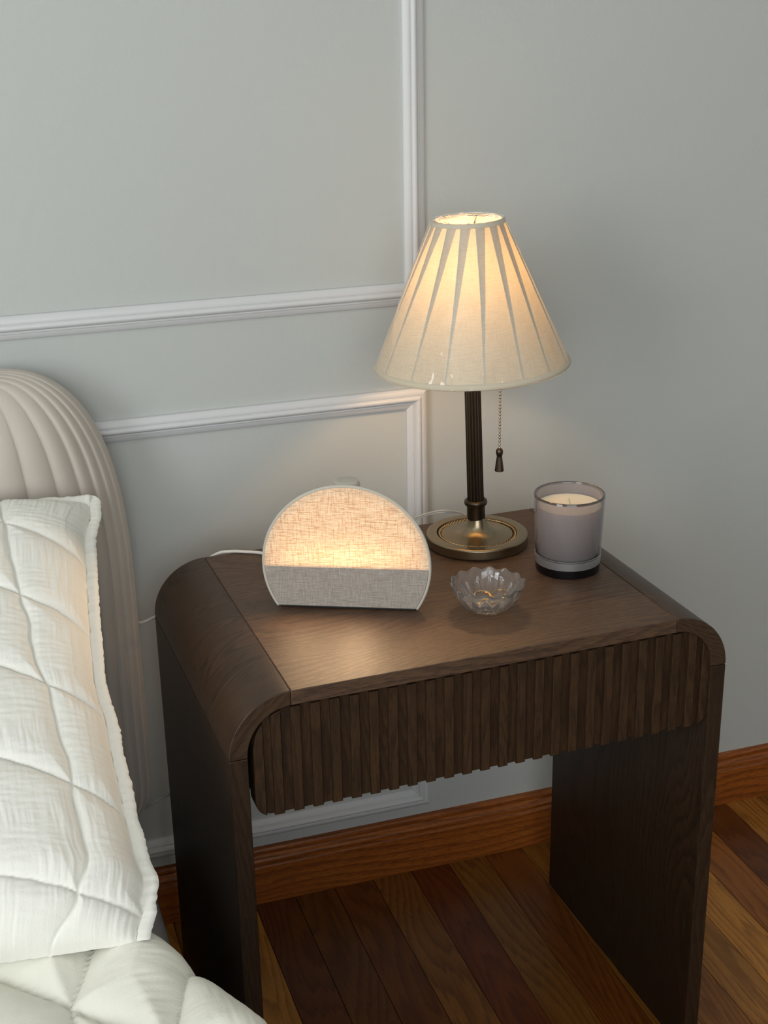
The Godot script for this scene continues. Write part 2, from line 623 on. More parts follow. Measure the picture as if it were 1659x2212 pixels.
	quad(st, [Vector3(x0 - 0.07, wy0 + 0.05, wz0 + 0.05), Vector3(x0 - 0.07, wy0 + 0.05, wz1 - 0.05), Vector3(x0 - 0.07, wy1 - 0.05, wz1 - 0.05), Vector3(x0 - 0.07, wy1 - 0.05, wz0 + 0.05)], [Vector3.RIGHT, Vector3.RIGHT, Vector3.RIGHT, Vector3.RIGHT], [Vector2(0, 0), Vector2(1, 0), Vector2(1, 1), Vector2(0, 1)])
	part("pane", st.commit(), M.glass, win)
	# skirting: an oak board with a moulded top, profile in z,y
	var prof := [Vector2(0.0, 0.0), Vector2(0.0140, 0.0), Vector2(0.0145, 0.002), Vector2(0.0145, 0.060), Vector2(0.0135, 0.0625), Vector2(0.0115, 0.064), Vector2(0.0115, 0.0655), Vector2(0.0130, 0.067), Vector2(0.0132, 0.070), Vector2(0.0118, 0.0725), Vector2(0.0085, 0.0745), Vector2(0.0075, 0.077), Vector2(0.0085, 0.0800), Vector2(0.0085, 0.0835), Vector2(0.0070, 0.0868), Vector2(0.0045, 0.0875), Vector2(0.0, 0.0875)]
	st = start()
	run_profile(st, prof, x0, x1)
	struct("baseboard_back", st.commit(), M.baseboard)
	# picture-frame mouldings: profile across (0 inside edge .. 1 outside edge), proud in metres
	var pr := [Vector2(0, 0), Vector2(0.0, 0.0035), Vector2(0.03, 0.0046), Vector2(0.24, 0.0066), Vector2(0.265, 0.0078), Vector2(0.29, 0.0080), Vector2(0.31, 0.0072), Vector2(0.335, 0.0072), Vector2(0.36, 0.0088), Vector2(0.40, 0.0112), Vector2(0.46, 0.0130), Vector2(0.53, 0.0134), Vector2(0.60, 0.0126), Vector2(0.645, 0.0112), Vector2(0.66, 0.0100), Vector2(0.675, 0.0104), Vector2(0.72, 0.0108), Vector2(0.85, 0.0098), Vector2(0.97, 0.0076), Vector2(1.0, 0.0064), Vector2(1.0, 0.0)]
	var rv := []
	for i in range(pr.size() - 1, -1, -1):
		rv.append(Vector2(1.0 - pr[i].x, pr[i].y))
	st = start()
	frame(st, rv, -1.30, 0.8787, 0.5519, 2.25, 0.0287)
	struct("trim_1", st.commit(), M.trim)
	st = start()
	frame(st, pr, -1.30, 0.1340, 0.5530, 0.7113, 0.0280)
	struct("trim_2", st.commit(), M.trim)


func run_profile(st: SurfaceTool, prof: Array, xa: float, xb: float) -> void:
	var v := 0.0
	for i in prof.size() - 1:
		var a: Vector2 = prof[i]
		var b: Vector2 = prof[i + 1]
		var n2 := Vector2(-(b - a).y, (b - a).x).normalized()
		var n := Vector3(0, -n2.y, -n2.x)
		var l := a.distance_to(b)
		var steps := 6
		for s in steps:
			var p := lerpf(xa, xb, float(s) / steps)
			var q := lerpf(xa, xb, float(s + 1) / steps)
			quad(st, [Vector3(p, a.y, a.x), Vector3(q, a.y, a.x), Vector3(q, b.y, b.x), Vector3(p, b.y, b.x)], [n, n, n, n], [Vector2(p, v), Vector2(q, v), Vector2(q, v + l), Vector2(p, v + l)])
		v += l


# mitred frame: inner rectangle xa..xb, ya..yb, moulding of the given width outside it, on the wall z = 0
func frame(st: SurfaceTool, prof: Array, xa: float, ya: float, xb: float, yb: float, width: float) -> void:
	var corner := func(k: int, s: float) -> Vector2:
		var o := s * width
		return [Vector2(xa - o, ya - o), Vector2(xb + o, ya - o), Vector2(xb + o, yb + o), Vector2(xa - o, yb + o)][k % 4]
	var outs := [Vector3(0, -1, 0), Vector3(1, 0, 0), Vector3(0, 1, 0), Vector3(-1, 0, 0)]
	for k in 4:
		for i in prof.size() - 1:
			var a: Vector2 = prof[i]
			var b: Vector2 = prof[i + 1]
			var d := Vector2((b.x - a.x) * width, b.y - a.y).normalized()
			var n: Vector3 = outs[k] * -d.y + Vector3(0, 0, d.x)
			var smooth := func(q: int) -> Vector3:
				if q <= 1 or q >= prof.size() - 2:
					return n
				var e := Vector2((prof[q + 1].x - prof[q].x) * width, prof[q + 1].y - prof[q].y).normalized()
				var f := Vector2((prof[q].x - prof[q - 1].x) * width, prof[q].y - prof[q - 1].y).normalized()
				if e.dot(f) < 0.8:
					return n
				var g := (e + f).normalized()
				return outs[k] * -g.y + Vector3(0, 0, g.x)
			var na: Vector3 = smooth.call(i)
			var nb: Vector3 = smooth.call(i + 1)
			var p0: Vector2 = corner.call(k, a.x)
			var p1: Vector2 = corner.call(k + 1, a.x)
			var q0: Vector2 = corner.call(k, b.x)
			var q1: Vector2 = corner.call(k + 1, b.x)
			quad(st, [Vector3(p0.x, p0.y, a.y), Vector3(p1.x, p1.y, a.y), Vector3(q1.x, q1.y, b.y), Vector3(q0.x, q0.y, b.y)], [na, na, nb, nb], [Vector2(0, a.x), Vector2(1, a.x), Vector2(1, b.x), Vector2(0, b.x)])


# ================================================================= nightstand
func build_nightstand() -> void:
	var o := thing("nightstand", "dark walnut nightstand with rounded top corners and a fluted drawer front", "nightstand", NS_AT, NS_TURN)
	var ch := 0.0011
	var hj := NH - NR
	var st := start()
	# flat top between the two seams, its upper edges at the seams eased
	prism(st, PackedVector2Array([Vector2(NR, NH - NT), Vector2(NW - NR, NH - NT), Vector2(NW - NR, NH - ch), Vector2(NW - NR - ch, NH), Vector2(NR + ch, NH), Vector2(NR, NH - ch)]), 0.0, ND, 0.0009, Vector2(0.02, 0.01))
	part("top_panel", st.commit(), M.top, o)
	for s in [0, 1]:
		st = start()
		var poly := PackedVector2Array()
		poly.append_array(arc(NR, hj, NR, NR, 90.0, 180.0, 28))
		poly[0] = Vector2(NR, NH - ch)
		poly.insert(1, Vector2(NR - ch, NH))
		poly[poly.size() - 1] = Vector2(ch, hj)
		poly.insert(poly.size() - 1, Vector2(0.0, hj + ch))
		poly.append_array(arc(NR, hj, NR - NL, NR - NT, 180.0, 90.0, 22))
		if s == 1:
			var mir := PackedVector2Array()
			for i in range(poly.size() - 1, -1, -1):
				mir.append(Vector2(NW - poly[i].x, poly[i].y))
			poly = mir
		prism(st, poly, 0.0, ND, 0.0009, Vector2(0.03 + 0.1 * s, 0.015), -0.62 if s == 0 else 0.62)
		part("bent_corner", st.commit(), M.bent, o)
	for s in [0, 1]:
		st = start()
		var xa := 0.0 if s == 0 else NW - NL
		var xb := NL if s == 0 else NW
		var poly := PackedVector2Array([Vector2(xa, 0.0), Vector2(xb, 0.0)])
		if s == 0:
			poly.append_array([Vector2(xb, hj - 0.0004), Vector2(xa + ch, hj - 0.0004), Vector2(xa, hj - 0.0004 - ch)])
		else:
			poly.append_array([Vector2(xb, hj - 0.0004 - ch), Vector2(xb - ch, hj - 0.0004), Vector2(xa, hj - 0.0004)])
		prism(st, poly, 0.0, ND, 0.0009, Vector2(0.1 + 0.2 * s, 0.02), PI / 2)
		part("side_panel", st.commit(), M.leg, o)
	# drawer: a body with rounded outline, a front board, and proud slats on it
	var dl := 0.0252
	var dr := NW - 0.0162
	var db := 0.4545
	var dt := NH - NT - 0.0035
	var rb := 0.019
	var rt := 0.040
	var outline := func(l: float, r: float, b: float, t: float) -> PackedVector2Array:
		var q := PackedVector2Array()
		q.append_array(arc(l + rb, b + rb, rb, rb, 180.0, 270.0, 8))
		q.append_array(arc(r - rb, b + rb, rb, rb, 270.0, 360.0, 8))
		q.append_array(arc(r - rt, t - rt, rt, rt, 0.0, 90.0, 12))
		q.append_array(arc(l + rt, t - rt, rt, rt, 90.0, 180.0, 12))
		return q
	st = start()
	prism(st, outline.call(dl, dr, db, dt), ND - 0.024, ND - 0.0085, 0.0006, Vector2(0.05, 0.05), PI / 2)
	var drawer := part("drawer", st.commit(), M.slat, o)
	st = start()
	prism(st, outline.call(dl + 0.002, dr - 0.002, db + 0.002, dt - 0.002), 0.02, ND - 0.024, 0.0006, Vector2(0.15, 0.05), PI / 2)
	part("drawer_box", st.commit(), M.inside, drawer)
	var spans := [[dl, dl + 0.0113]]
	for k in range(-5, 19):
		var a := 0.1471 + 0.02041 * k - 0.0004
		spans.append([a, a + 0.0104])
	spans.append([dr - 0.0118, dr])
	var rng := RandomNumberGenerator.new()
	rng.seed = 21
	var edge := func(x: float, top: bool) -> float:
		var r := rt if top else rb
		var d := maxf(maxf(dl + r - x, x - (dr - r)), 0.0)
		var rise := r - sqrt(maxf(r * r - d * d, 0.0))
		return dt - rise if top else db + rise
	for sp in spans:
		var up := PackedVector2Array()
		var lo := PackedVector2Array()
		for i in 6:
			var x: float = lerpf(sp[0], sp[1], i / 5.0)
			lo.append(Vector2(x, edge.call(x, false)))
			up.append(Vector2(x, edge.call(x, true)))
		up.reverse()
		if lo[0].distance_to(up[up.size() - 1]) < 0.001:
			lo.remove_at(0)
		lo.append_array(up)
		st = start()
		prism(st, lo, ND - 0.0085, ND - 0.0040, 0.0009, Vector2(rng.randf() * 0.5, rng.randf() * 0.3), PI / 2)
		part("slat", st.commit(), M.slat, drawer)


# ================================================================= bed
func build_bed() -> void:
	var bed := thing("bed", "bed with a rounded oatmeal headboard pleated like a fan", "bed", Vector3.ZERO)
	# headboard: right end is a rounded corner whose pleats fan out from the top edge
	var rows := []
	var uvs := []
	var xc := 0.02
	var yc := 0.515
	var cols := PackedFloat32Array()
	var ncol := 150
	var creases := [0.0, 0.0405, 0.0775, 0.1045, 0.1225, 0.136, 0.1465, 0.156]
	for c in ncol + 1:
		cols.append(float(c) / ncol)
	var amax := 0.156
	var row_t := 70
	# straight left part: pleats upright; then the fan
	var lefts := 260
	for c in range(-lefts, ncol + 1):
		var row := PackedVector3Array()
		var uv := PackedVector2Array()
		var a := 0.0
		var xs := xc
		var crest := 0.0
		if c < 0:
			xs = xc + c * 0.0065
			a = 0.0
			var ph := fposmod((c * 0.0065) / 0.042, 1.0)
			crest = pow(sin(PI * ph), 0.55)
		else:
			a = cols[c] * amax
			var k := 0
			while k < creases.size() - 2 and a > creases[k + 1]:
				k += 1
			var ph2: float = clampf((a - creases[k]) / (creases[k + 1] - creases[k]), 0.0, 1.0)
			# deep fold at one side of each pleat, the cloth swelling away from it
			crest = pow(sin(PI * pow(ph2, 0.8)), 0.55)
		var s := a / amax
		var b := 0.272 + 0.040 * pow(s, 0.8)
		var zr := sqrt(maxf(1.0 - pow(clampf((s - 0.1) / 0.9, 0.0, 1.0), 2.4), 0.0))
		var z0 := 0.045 + 0.058 * zr
		for t in row_t + 1:
			var q := float(t) / row_t
			var p := Vector2()
			var tz := 1.0
			if q < 0.62:
				# corner, from the top round to the side
				var ang := (1.0 - q / 0.62) * PI / 2
				var ex := 2.0 / 2.8
				p = Vector2(xs + a * pow(cos(ang), ex), yc + b * pow(sin(ang), ex))
				if c < 0:
					p.x = xs
				tz = 1.0 - 0.85 * pow(clampf((sin(ang) - 0.55) / 0.45, 0.0, 1.0), 3.0)
			else:
				var f := (q - 0.62) / 0.38
				var low := yc - f * (yc - 0.215)
				p = Vector2(xs + a, low)
				if f > 0.85:
					p.x = xs + a * (1.0 - 0.12 * pow((f - 0.85) / 0.15, 2.0))
			var z := 0.045 + (z0 - 0.045) * tz + 0.0085 * crest * (0.35 + 0.65 * tz) * (0.3 + 0.7 * zr)
			row.append(Vector3(p.x, p.y, z))
			uv.append(Vector2(a * 3.0, q))
		rows.append(row)
		uvs.append(uv)
	# round to the back
	for e in 5:
		var ang2 := (e + 1) / 5.0 * PI / 2
		var row := PackedVector3Array()
		for t in row_t + 1:
			var p: Vector3 = rows[ncol + lefts][t]
			row.append(Vector3(p.x - 0.012 * (1.0 - cos(ang2)), p.y - (0.012 * (1.0 - cos(ang2)) if t < row_t / 2 else 0.0), 0.045 - 0.020 * sin(ang2)))
		rows.append(row)
		uvs.append(uvs[-1])
	var st := start()
	sheet(st, rows, uvs, true)
	part("headboard", st.commit(), M.velvet, bed)
	st = start()
	# solid core behind the upholstery
	var core := PackedVector2Array([Vector2(-1.66, 0.225), Vector2(0.125, 0.225), Vector2(0.150, 0.30), Vector2(0.158, 0.52), Vector2(0.150, 0.66), Vector2(0.130, 0.735), Vector2(0.085, 0.785), Vector2(0.02, 0.775), Vector2(-1.66, 0.775)])
	prism(st, core, 0.016, 0.050, 0.002)
	part("headboard_back", st.commit(), M.bed_side, bed)
	st = start()
	# upholstered side rail with a rounded upper edge, lying along z
	var rail := PackedVector2Array([Vector2(0.085, 0.05), Vector2(0.140, 0.05)])
	rail.append_array(arc(0.120, 0.240, 0.020, 0.020, 0.0, 90.0, 8))
	rail.append(Vector2(0.085, 0.260))
	prism(st, rail, 0.106, 2.10, 0.004)
	part("side_rail", st.commit(), M.bed_side, bed)
	st = start()
	box(st, Vector3(-1.66, 0.06, 0.106), Vector3(0.085, 0.235, 2.10), 0.01)
	part("bed_base", st.commit(), M.bed_side, bed)
	for lx in [-1.6, 0.02]:
		for lz in [0.18, 2.0]:
			st = start()
			box(st, Vector3(lx, 0.0, lz), Vector3(lx + 0.05, 0.062, lz + 0.05), 0.003)
			part("leg", st.commit(), M.leg, bed)
	st = start()
	var mat_poly := PackedVector2Array()
	mat_poly.append_array(arc(0.035, 0.27, 0.035, 0.035, 270.0, 360.0, 6))
	mat_poly.append_array(arc(0.035, 0.40, 0.035, 0.035, 0.0, 90.0, 6))
	mat_poly.append_array(arc(-1.60, 0.40, 0.035, 0.035, 90.0, 180.0, 6))
	mat_poly.append_array(arc(-1.60, 0.27, 0.035, 0.035, 180.0, 270.0, 6))
	prism(st, mat_poly, 0.118, 2.08, 0.02)
	part("mattress", st.commit(), M.mattress, bed)
	build_pillow()
	build_duvet()


const P_TR := Vector3(0.1369, 0.6877, 0.130)
const P_DN := Vector3(-0.0807, -0.3786, 0.9220)
const P_UX := Vector3(-0.9967, 0.0307, -0.0747)
const P_N := Vector3(0.0, 0.925, 0.3799)
const P_L := 0.5749


func lut(x: float, xs: Array, ys: Array) -> float:
	if x <= xs[0]:
		return ys[0]
	for i in xs.size() - 1:
		if x <= xs[i + 1]:
			return lerpf(ys[i], ys[i + 1], smoothstep(0.0, 1.0, (x - xs[i]) / (xs[i + 1] - xs[i])))
	return ys[-1]


func lin(x: float, xs: Array, ys: Array) -> float:
	if x <= xs[0]:
		return ys[0]
	for i in xs.size() - 1:
		if x <= xs[i + 1]:
			return lerpf(ys[i], ys[i + 1], (x - xs[i]) / (xs[i + 1] - xs[i]))
	return ys[-1]


func build_pillow() -> void:
	var crinkle := fast(301, 1.0, 3)
	var drift := fast(302, 1.0, 2)
	var weave := fast(303, 1.0, 2)
	var seam_v := [0.165, 0.345, 0.535, 0.735, 0.935]
	var nu := 230
	var nv := 330
	var width := 0.62
	var rows := []
	var uvs := []
	for j in nv + 1:
		var v := float(j) / nv
		var row := PackedVector3Array()
		var uv := PackedVector2Array()
		var e: float = lut(v, [0.0, 0.05, 0.14, 0.23, 0.33, 0.48, 0.62, 0.76, 0.85, 0.90, 0.945, 1.0], [0.0, 0.003, 0.012, 0.014, 0.016, 0.017, 0.008, 0.002, -0.004, -0.010, -0.006, 0.002])
		for i in nu + 1:
			var q := float(i) / nu
			var u := width * (q * 0.35 if q < 0.6 else 0.21 + (q - 0.6) * 1.975)
			# bulge of the filling
			var wu := minf(u, width - u)
			var bu := sqrt(1.0 - pow(1.0 - clampf((wu - 0.010) / 0.12, 0.0, 1.0), 2.2))
			var bv := 1.0
			if v < 0.24:
				bv = sqrt(1.0 - pow(1.0 - clampf((v - 0.012) / 0.228, 0.0, 1.0), 2.0))
			elif v > 0.87:
				bv = sqrt(maxf(1.0 - pow((v - 0.87) / 0.13, 2.2), 0.0))
			var h := 0.058 * bu * bv
			# quilting
			var tilt := -0.85 * minf(u, 0.13) + 0.06
			var dseam := 1.0
			var wav := 0.004 * drift.get_noise_2d(u * 22.0, v * 7.0)
			for s in seam_v:
				dseam = minf(dseam, absf(v - (s + tilt * (0.55 if s > 0.9 else 1.0)) + wav) * P_L)
			var vx: float = lin(v, [0.05, 0.14, 0.45, 0.55, 0.75, 0.88, 0.95, 1.0], [0.110, 0.098, 0.073, 0.062, 0.055, 0.056, 0.064, 0.085])
			for m in 5:
				dseam = minf(dseam, absf(u - vx - 0.118 * m + wav))
			var edge_seam := u - 0.0125 + 0.0015 * drift.get_noise_2d(3.0, v * 25.0)
			dseam = minf(dseam, absf(edge_seam)) if edge_seam < 0.02 else dseam
			var top_seam := v * P_L - 0.0135 + 0.0012 * drift.get_noise_2d(u * 14.0, 9.0)
			dseam = minf(dseam, absf(top_seam)) if top_seam < 0.02 else dseam
			var puff := 1.0 - exp(-dseam / 0.010)
			var room := clampf(bv * 1.4, 0.0, 1.0)
			h += (puff - 1.0) * 0.0075 * room * clampf(u / 0.02 + 0.3, 0.0, 1.0)
			h -= 0.0016 * exp(-pow(dseam / 0.0014, 2.0))
			# gauze crinkles: in bands across and along, changing from block to block
			var dir := drift.get_noise_2d(u * 9.0 + 7.0, v * 6.0)
			var ca := crinkle.get_noise_2d(u * 24.0, v * 95.0)
			var cb := crinkle.get_noise_2d(u * 150.0 + 50.0, v * 7.0)
			var mixd := smoothstep(-0.22, 0.22, dir)
			h += (0.0009 * ca * (1.0 - 0.75 * mixd) + 0.0010 * cb * (0.25 + 0.75 * mixd)) * clampf(dseam / 0.006 + 0.25, 0.0, 1.0)
			if edge_seam < 0.0:
				# bound edge: flat, thick, and gathered
				h = 0.003 + 0.0010 * crinkle.get_noise_2d(5.0, v * 75.0) + 0.0022 * sqrt(clampf(u / 0.004, 0.0, 1.0)) + 0.0010 * sin(PI * clampf(u / 0.0125, 0.0, 1.0))
				h *= 0.6 + 0.4 * bv
			elif top_seam < 0.0:
				h = 0.003 + 0.0010 * crinkle.get_noise_2d(u * 75.0, 5.0) + 0.0022 * sqrt(clampf(v * P_L / 0.004, 0.0, 1.0)) + 0.0010 * sin(PI * clampf(v * P_L / 0.0135, 0.0, 1.0))
			var rag := 0.0014 * crinkle.get_noise_2d(9.0, v * 60.0) * clampf(1.0 - u / 0.02, 0.0, 1.0)
			var vv := v + (0.004 * crinkle.get_noise_2d(u * 40.0, 2.0) if v < 0.02 else 0.0)
			row.append(P_TR + P_UX * (e * clampf(1.0 - u / 0.3, 0.0, 1.0) + u + rag) + P_DN * (P_L * vv) + P_N * h)
			uv.append(Vector2(u, v * P_L))
		rows.append(row)
		uvs.append(uv)
	# round off the upper right corner and close with a back sheet
	for j in rows.size():
		var v := float(j) / nv
		for i in 24:
			var p: Vector3 = rows[j][i]
			var rel := p - P_TR
			var a := rel.dot(P_UX)
			var d := rel.dot(P_DN)
			var r := 0.016
			if a < r and d < r * 1.3:
				var off := Vector2(r - a, (r * 1.3 - d) / 1.3)
				if off.length() > r:
					var k := off.normalized() * r
					rows[j][i] = p + P_UX * (off.x - k.x) + P_DN * ((off.y - k.y) * 1.3)
			var low := P_L - d
			if a < 0.006 and low < 0.006 * 1.3:
				var off2 := Vector2(0.006 - a, (0.006 * 1.3 - low) / 1.3)
				if off2.length() > 0.006:
					var k2 := off2.normalized() * 0.006
					rows[j][i] = p + P_UX * (off2.x - k2.x) - P_DN * ((off2.y - k2.y) * 1.3)
	var st := start()
	sheet(st, rows, uvs, true)
	# back side: same rim, sagging into the mattress
	var back := []
	var buv := []
	for j in range(0, nv + 1, 5):
		var row := PackedVector3Array()
		var uv := PackedVector2Array()
		for i in range(0, nu + 1, 5):
			var p: Vector3 = rows[j][i]
			var v := float(j) / nv
			var edge_i := minf(i, nu - i) / 30.0
			var edge_j := minf(j, nv - j) / 30.0
			var sag := 0.03 * clampf(edge_i, 0.0, 1.0) * clampf(edge_j, 0.0, 1.0)
			var h := (p - P_TR).dot(P_N)
			row.append(p - P_N * (h * (1.0 if edge_i > 0.0 and edge_j > 0.0 else 0.0) + sag))
			uv.append(Vector2(i * 0.002, v))
		back.append(row)
		buv.append(uv)
	sheet(st, back, buv, false)
	var pil := thing("pillow", "white quilted muslin pillow with a bound edge leaning against the pleated headboard", "pillow", Vector3.ZERO)
	part("cover", st.commit(), M.muslin, pil)


func build_duvet() -> void:
	var rim := PackedVector2Array([Vector2(-1.75, 0.575), Vector2(-0.6, 0.57), Vector2(-0.10, 0.57), Vector2(-0.034, 0.573), Vector2(0.035, 0.580), Vector2(0.085, 0.603), Vector2(0.118, 0.655), Vector2(0.143, 0.710), Vector2(0.165, 0.765), Vector2(0.183, 0.84), Vector2(0.190, 0.92), Vector2(0.192, 1.2), Vector2(0.192, 2.10), Vector2(-0.3, 2.16), Vector2(-1.75, 2.16)])
	var c0 := Vector2(-0.36, 1.10)
	var crinkle := fast(401, 1.0, 3)
	var drift := fast(402, 1.0, 2)
	var angs := []
	var a := -PI
	while a < PI:
		angs.append(a)
		# fine where the photograph looks
		a += 0.0042 if a > -1.12 and a < -0.18 else 0.05
	angs.append(PI)
	# seams as line pieces in plan (x, z)
	var seams := [
		[Vector2(0.046, 0.612), Vector2(0.041, 0.640), Vector2(0.029, 0.672), Vector2(0.014, 0.702), Vector2(0.016, 0.740), Vector2(0.022, 0.84)],
		[Vector2(0.128, 0.672), Vector2(0.112, 0.690), Vector2(0.103, 0.720), Vector2(0.090, 0.760), Vector2(0.075, 0.82)],
		[Vector2(-0.16, 0.60), Vector2(-0.09, 0.632), Vector2(-0.037, 0.655), Vector2(-0.010, 0.680), Vector2(0.014, 0.702), Vector2(0.052, 0.742), Vector2(0.092, 0.79), Vector2(0.15, 0.86), Vector2(0.2, 0.92)],
		[Vector2(-0.20, 0.70), Vector2(-0.08, 0.76), Vector2(0.018, 0.815), Vector2(0.06, 0.93)]]
	var rows := []
	var uvs := []
	for ang in angs:
		var d := Vector2(cos(ang), sin(ang))
		var reach := 3.0
		for i in rim.size():
			var hit = Geometry2D.segment_intersects_segment(c0, c0 + d * 4.0, rim[i], rim[(i + 1) % rim.size()])
			if hit != null:
				reach = minf(reach, c0.distance_to(hit))
		var row := PackedVector3Array()
		var uv := PackedVector2Array()
		var nr := 150
		for i in nr + 1:
			var q := float(i) / nr
			# more rings near the rim
			var dist := reach * (1.0 - pow(1.0 - q, 1.6))
			var inner := reach - dist
			var p := c0 + d * dist
			var y := 0.470
			var ds := 1.0
			for s in seams:
				for k in s.size() - 1:
					var cp := Geometry2D.get_closest_point_to_segment(p, s[k], s[k + 1])
					ds = minf(ds, p.distance_to(cp))
			ds = minf(ds, absf(p.y - 0.93))
			if p.y > 0.93:
				ds = minf(ds, absf(fposmod(p.x + 0.05, 0.13) - 0.065))
				ds = minf(ds, minf(fposmod(p.y - 0.93, 0.13), 0.13 - fposmod(p.y - 0.93, 0.13)))
			var puff := 1.0 - exp(-ds / 0.022)
			y += 0.020 * (puff - 0.7) - 0.0020 * exp(-pow(ds / 0.0016, 2.0))
			var edge := sqrt(clampf(1.0 - pow(1.0 - clampf(inner / 0.055, 0.0, 1.0), 2.2), 0.0, 1.0))
			y -= 0.045 * (1.0 - edge)
			var mixd := smoothstep(-0.25, 0.25, drift.get_noise_2d(p.x * 9.0, p.y * 9.0))
			y += 0.0009 * lerpf(crinkle.get_noise_2d(p.x * 20.0, p.y * 110.0), crinkle.get_noise_2d(p.x * 140.0, p.y * 14.0), mixd) * (0.4 + 0.6 * puff)
			y += 0.006 * drift.get_noise_2d(p.x * 5.0 + 3.0, p.y * 5.0)
			row.append(Vector3(p.x, y, p.y))
			uv.append(p)
		# the side drops and tucks under
		var last := row[nr]
		for k in [[0.002, -0.02], [0.0, -0.05], [-0.01, -0.085], [-0.03, -0.10]]:
			row.append(Vector3(last.x + d.x * k[0], last.y + k[1], last.z + d.y * k[0]))
			uv.append(Vector2(last.x, last.z + k[1]))
		rows.append(row)
		uvs.append(uv)
	var st := start()
	sheet(st, rows, uvs, false)
	var duv := thing("duvet", "puffy white quilted muslin duvet spread over the bed below the pillow", "duvet", Vector3.ZERO)
	part("cover", st.commit(), M.muslin_cream, duv)


# ================================================================= table lamp
func shade_radius(t: float) -> float:
	return lerpf(0.0396, 0.1125, t)


func build_lamp() -> void:
	var o := thing("table_lamp", "lit table lamp with a pleated linen shade on a fluted bronze stem", "lamp", LAMP_AT)
	var st := start()
	# foot: disc with a broad rim, a sunk ring and a flared middle
	lathe(st, [Vector2(0.0, 0.0), Vector2(0.0605, 0.0), Vector2(0.0618, 0.0012), Vector2(0.0620, 0.0025), Vector2(0.0620, 0.0112), Vector2(0.0616, 0.0126), Vector2(0.0604, 0.0136), Vector2(0.0590, 0.0139), Vector2(0.0500, 0.0139), Vector2(0.0490, 0.0135), Vector2(0.0484, 0.0112), Vector2(0.0480, 0.0108), Vector2(0.0445, 0.0108), Vector2(0.0440, 0.0112), Vector2(0.0434, 0.0122), Vector2(0.0400, 0.0126), Vector2(0.0330, 0.0130), Vector2(0.0260, 0.0140), Vector2(0.0200, 0.0162), Vector2(0.0155, 0.0200), Vector2(0.0128, 0.0245), Vector2(0.0112, 0.0300), Vector2(0.0104, 0.0330), Vector2(0.0, 0.0330)], 96)
	part("foot", st.commit(), M.brass, o)
	# twisted rope ring in the sunk groove
	st = start()
	var turns := 64
	for strand in 2:
		var pts := []
		var n := turns * 8
		var rows := []
		var uvs := []
		for i in n + 1:
			var f := float(i) / n
			var a := TAU * f
			var tw := TAU * turns * 0.5 * f + PI * strand
			var c := Vector3(0.0463 * sin(a), 0.0118, 0.0463 * cos(a))
			var outw := Vector3(sin(a), 0, cos(a))
			var cc := c + (outw * cos(tw) + Vector3.UP * sin(tw)) * 0.0009
			var row := PackedVector3Array()
			var uv := PackedVector2Array()
			for k in 7:
				var b := TAU * k / 6
				row.append(cc + (outw * cos(b) + Vector3.UP * sin(b)) * 0.00105)
				uv.append(Vector2(f, k / 6.0))
			rows.append(row)
			uvs.append(uv)
		sheet(st, rows, uvs, false, true)
	part("rope_ring", st.commit(), M.rope, o, "twisted brass rope ring")
	# everything above leans a little
	var lean := Basis.from_euler(Vector3(-0.010, 0.0, 0.030))
	var up := func(called: String, mesh: Mesh, mat: Material, label := "") -> MeshInstance3D:
		var q := part(called, mesh, mat, o, label)
		q.transform = Transform3D(lean, Vector3.ZERO)
		return q
	st = start()
	lathe(st, [Vector2(0.0, 0.0310), Vector2(0.0104, 0.0310), Vector2(0.0110, 0.0325), Vector2(0.0110, 0.0475), Vector2(0.0116, 0.0490), Vector2(0.0130, 0.0496), Vector2(0.0139, 0.0510), Vector2(0.0141, 0.0530), Vector2(0.0137, 0.0550), Vector2(0.0124, 0.0562), Vector2(0.0108, 0.0564), Vector2(0.0100, 0.0558), Vector2(0.0, 0.0558)], 48)
	up.call("collar", st.commit(), M.brass_dark)
	st = start()
	var flute := func(ang: float, r: float, y: float) -> Vector2:
		if r < 0.004:
			return Vector2(r, y)
		var s := fposmod(ang / TAU * 18.0, 1.0)
		return Vector2(r - 0.0013 * pow(sin(PI * s), 0.6), y)
	lathe(st, [Vector2(0.0101, 0.0545), Vector2(0.0098, 0.14), Vector2(0.0096, 0.262), Vector2(0.001, 0.262)], 216, Vector3.ZERO, flute)
	up.call("stem", st.commit(), M.brass_dark, "dark fluted stem")
	# socket and bulb inside the shade
	st = start()
	lathe(st, [Vector2(0.001, 0.262), Vector2(0.016, 0.262), Vector2(0.0175, 0.266), Vector2(0.0175, 0.288), Vector2(0.0150, 0.294), Vector2(0.001, 0.294)], 40)
	up.call("socket", st.commit(), M.brass_dark)
	var bulb_mat := plain("lit bulb", Color(0.95, 0.93, 0.88), 0.4)
	bulb_mat.emission_enabled = true
	bulb_mat.emission = Color(1.0, 0.80, 0.56)
	bulb_mat.emission_energy_multiplier = 3.0
	st = start()
	lathe(st, [Vector2(0.0005, 0.294), Vector2(0.010, 0.294), Vector2(0.0115, 0.300), Vector2(0.0165, 0.312), Vector2(0.0190, 0.324), Vector2(0.0175, 0.336), Vector2(0.0110, 0.346), Vector2(0.0005, 0.349)], 32)
	up.call("bulb", st.commit(), bulb_mat)
	var light := OmniLight3D.new()
	light.name = "lamp_light"
	light.light_color = Color(1.0, 0.80, 0.58)
	light.light_energy = 0.031
	light.light_size = 0.012
	light.omni_range = 8.0
	light.omni_attenuation = 2.0
	light.shadow_enabled = true
	o.add_child(light)
	light.position = lean * Vector3(0, 0.322, 0)
	# shade: sixteen knife pleats, each an outer panel with a flap folded under it
	var yt := 0.3908
	var yb := 0.2265
	var count := 16
	var step := TAU / count
	var rt := 22
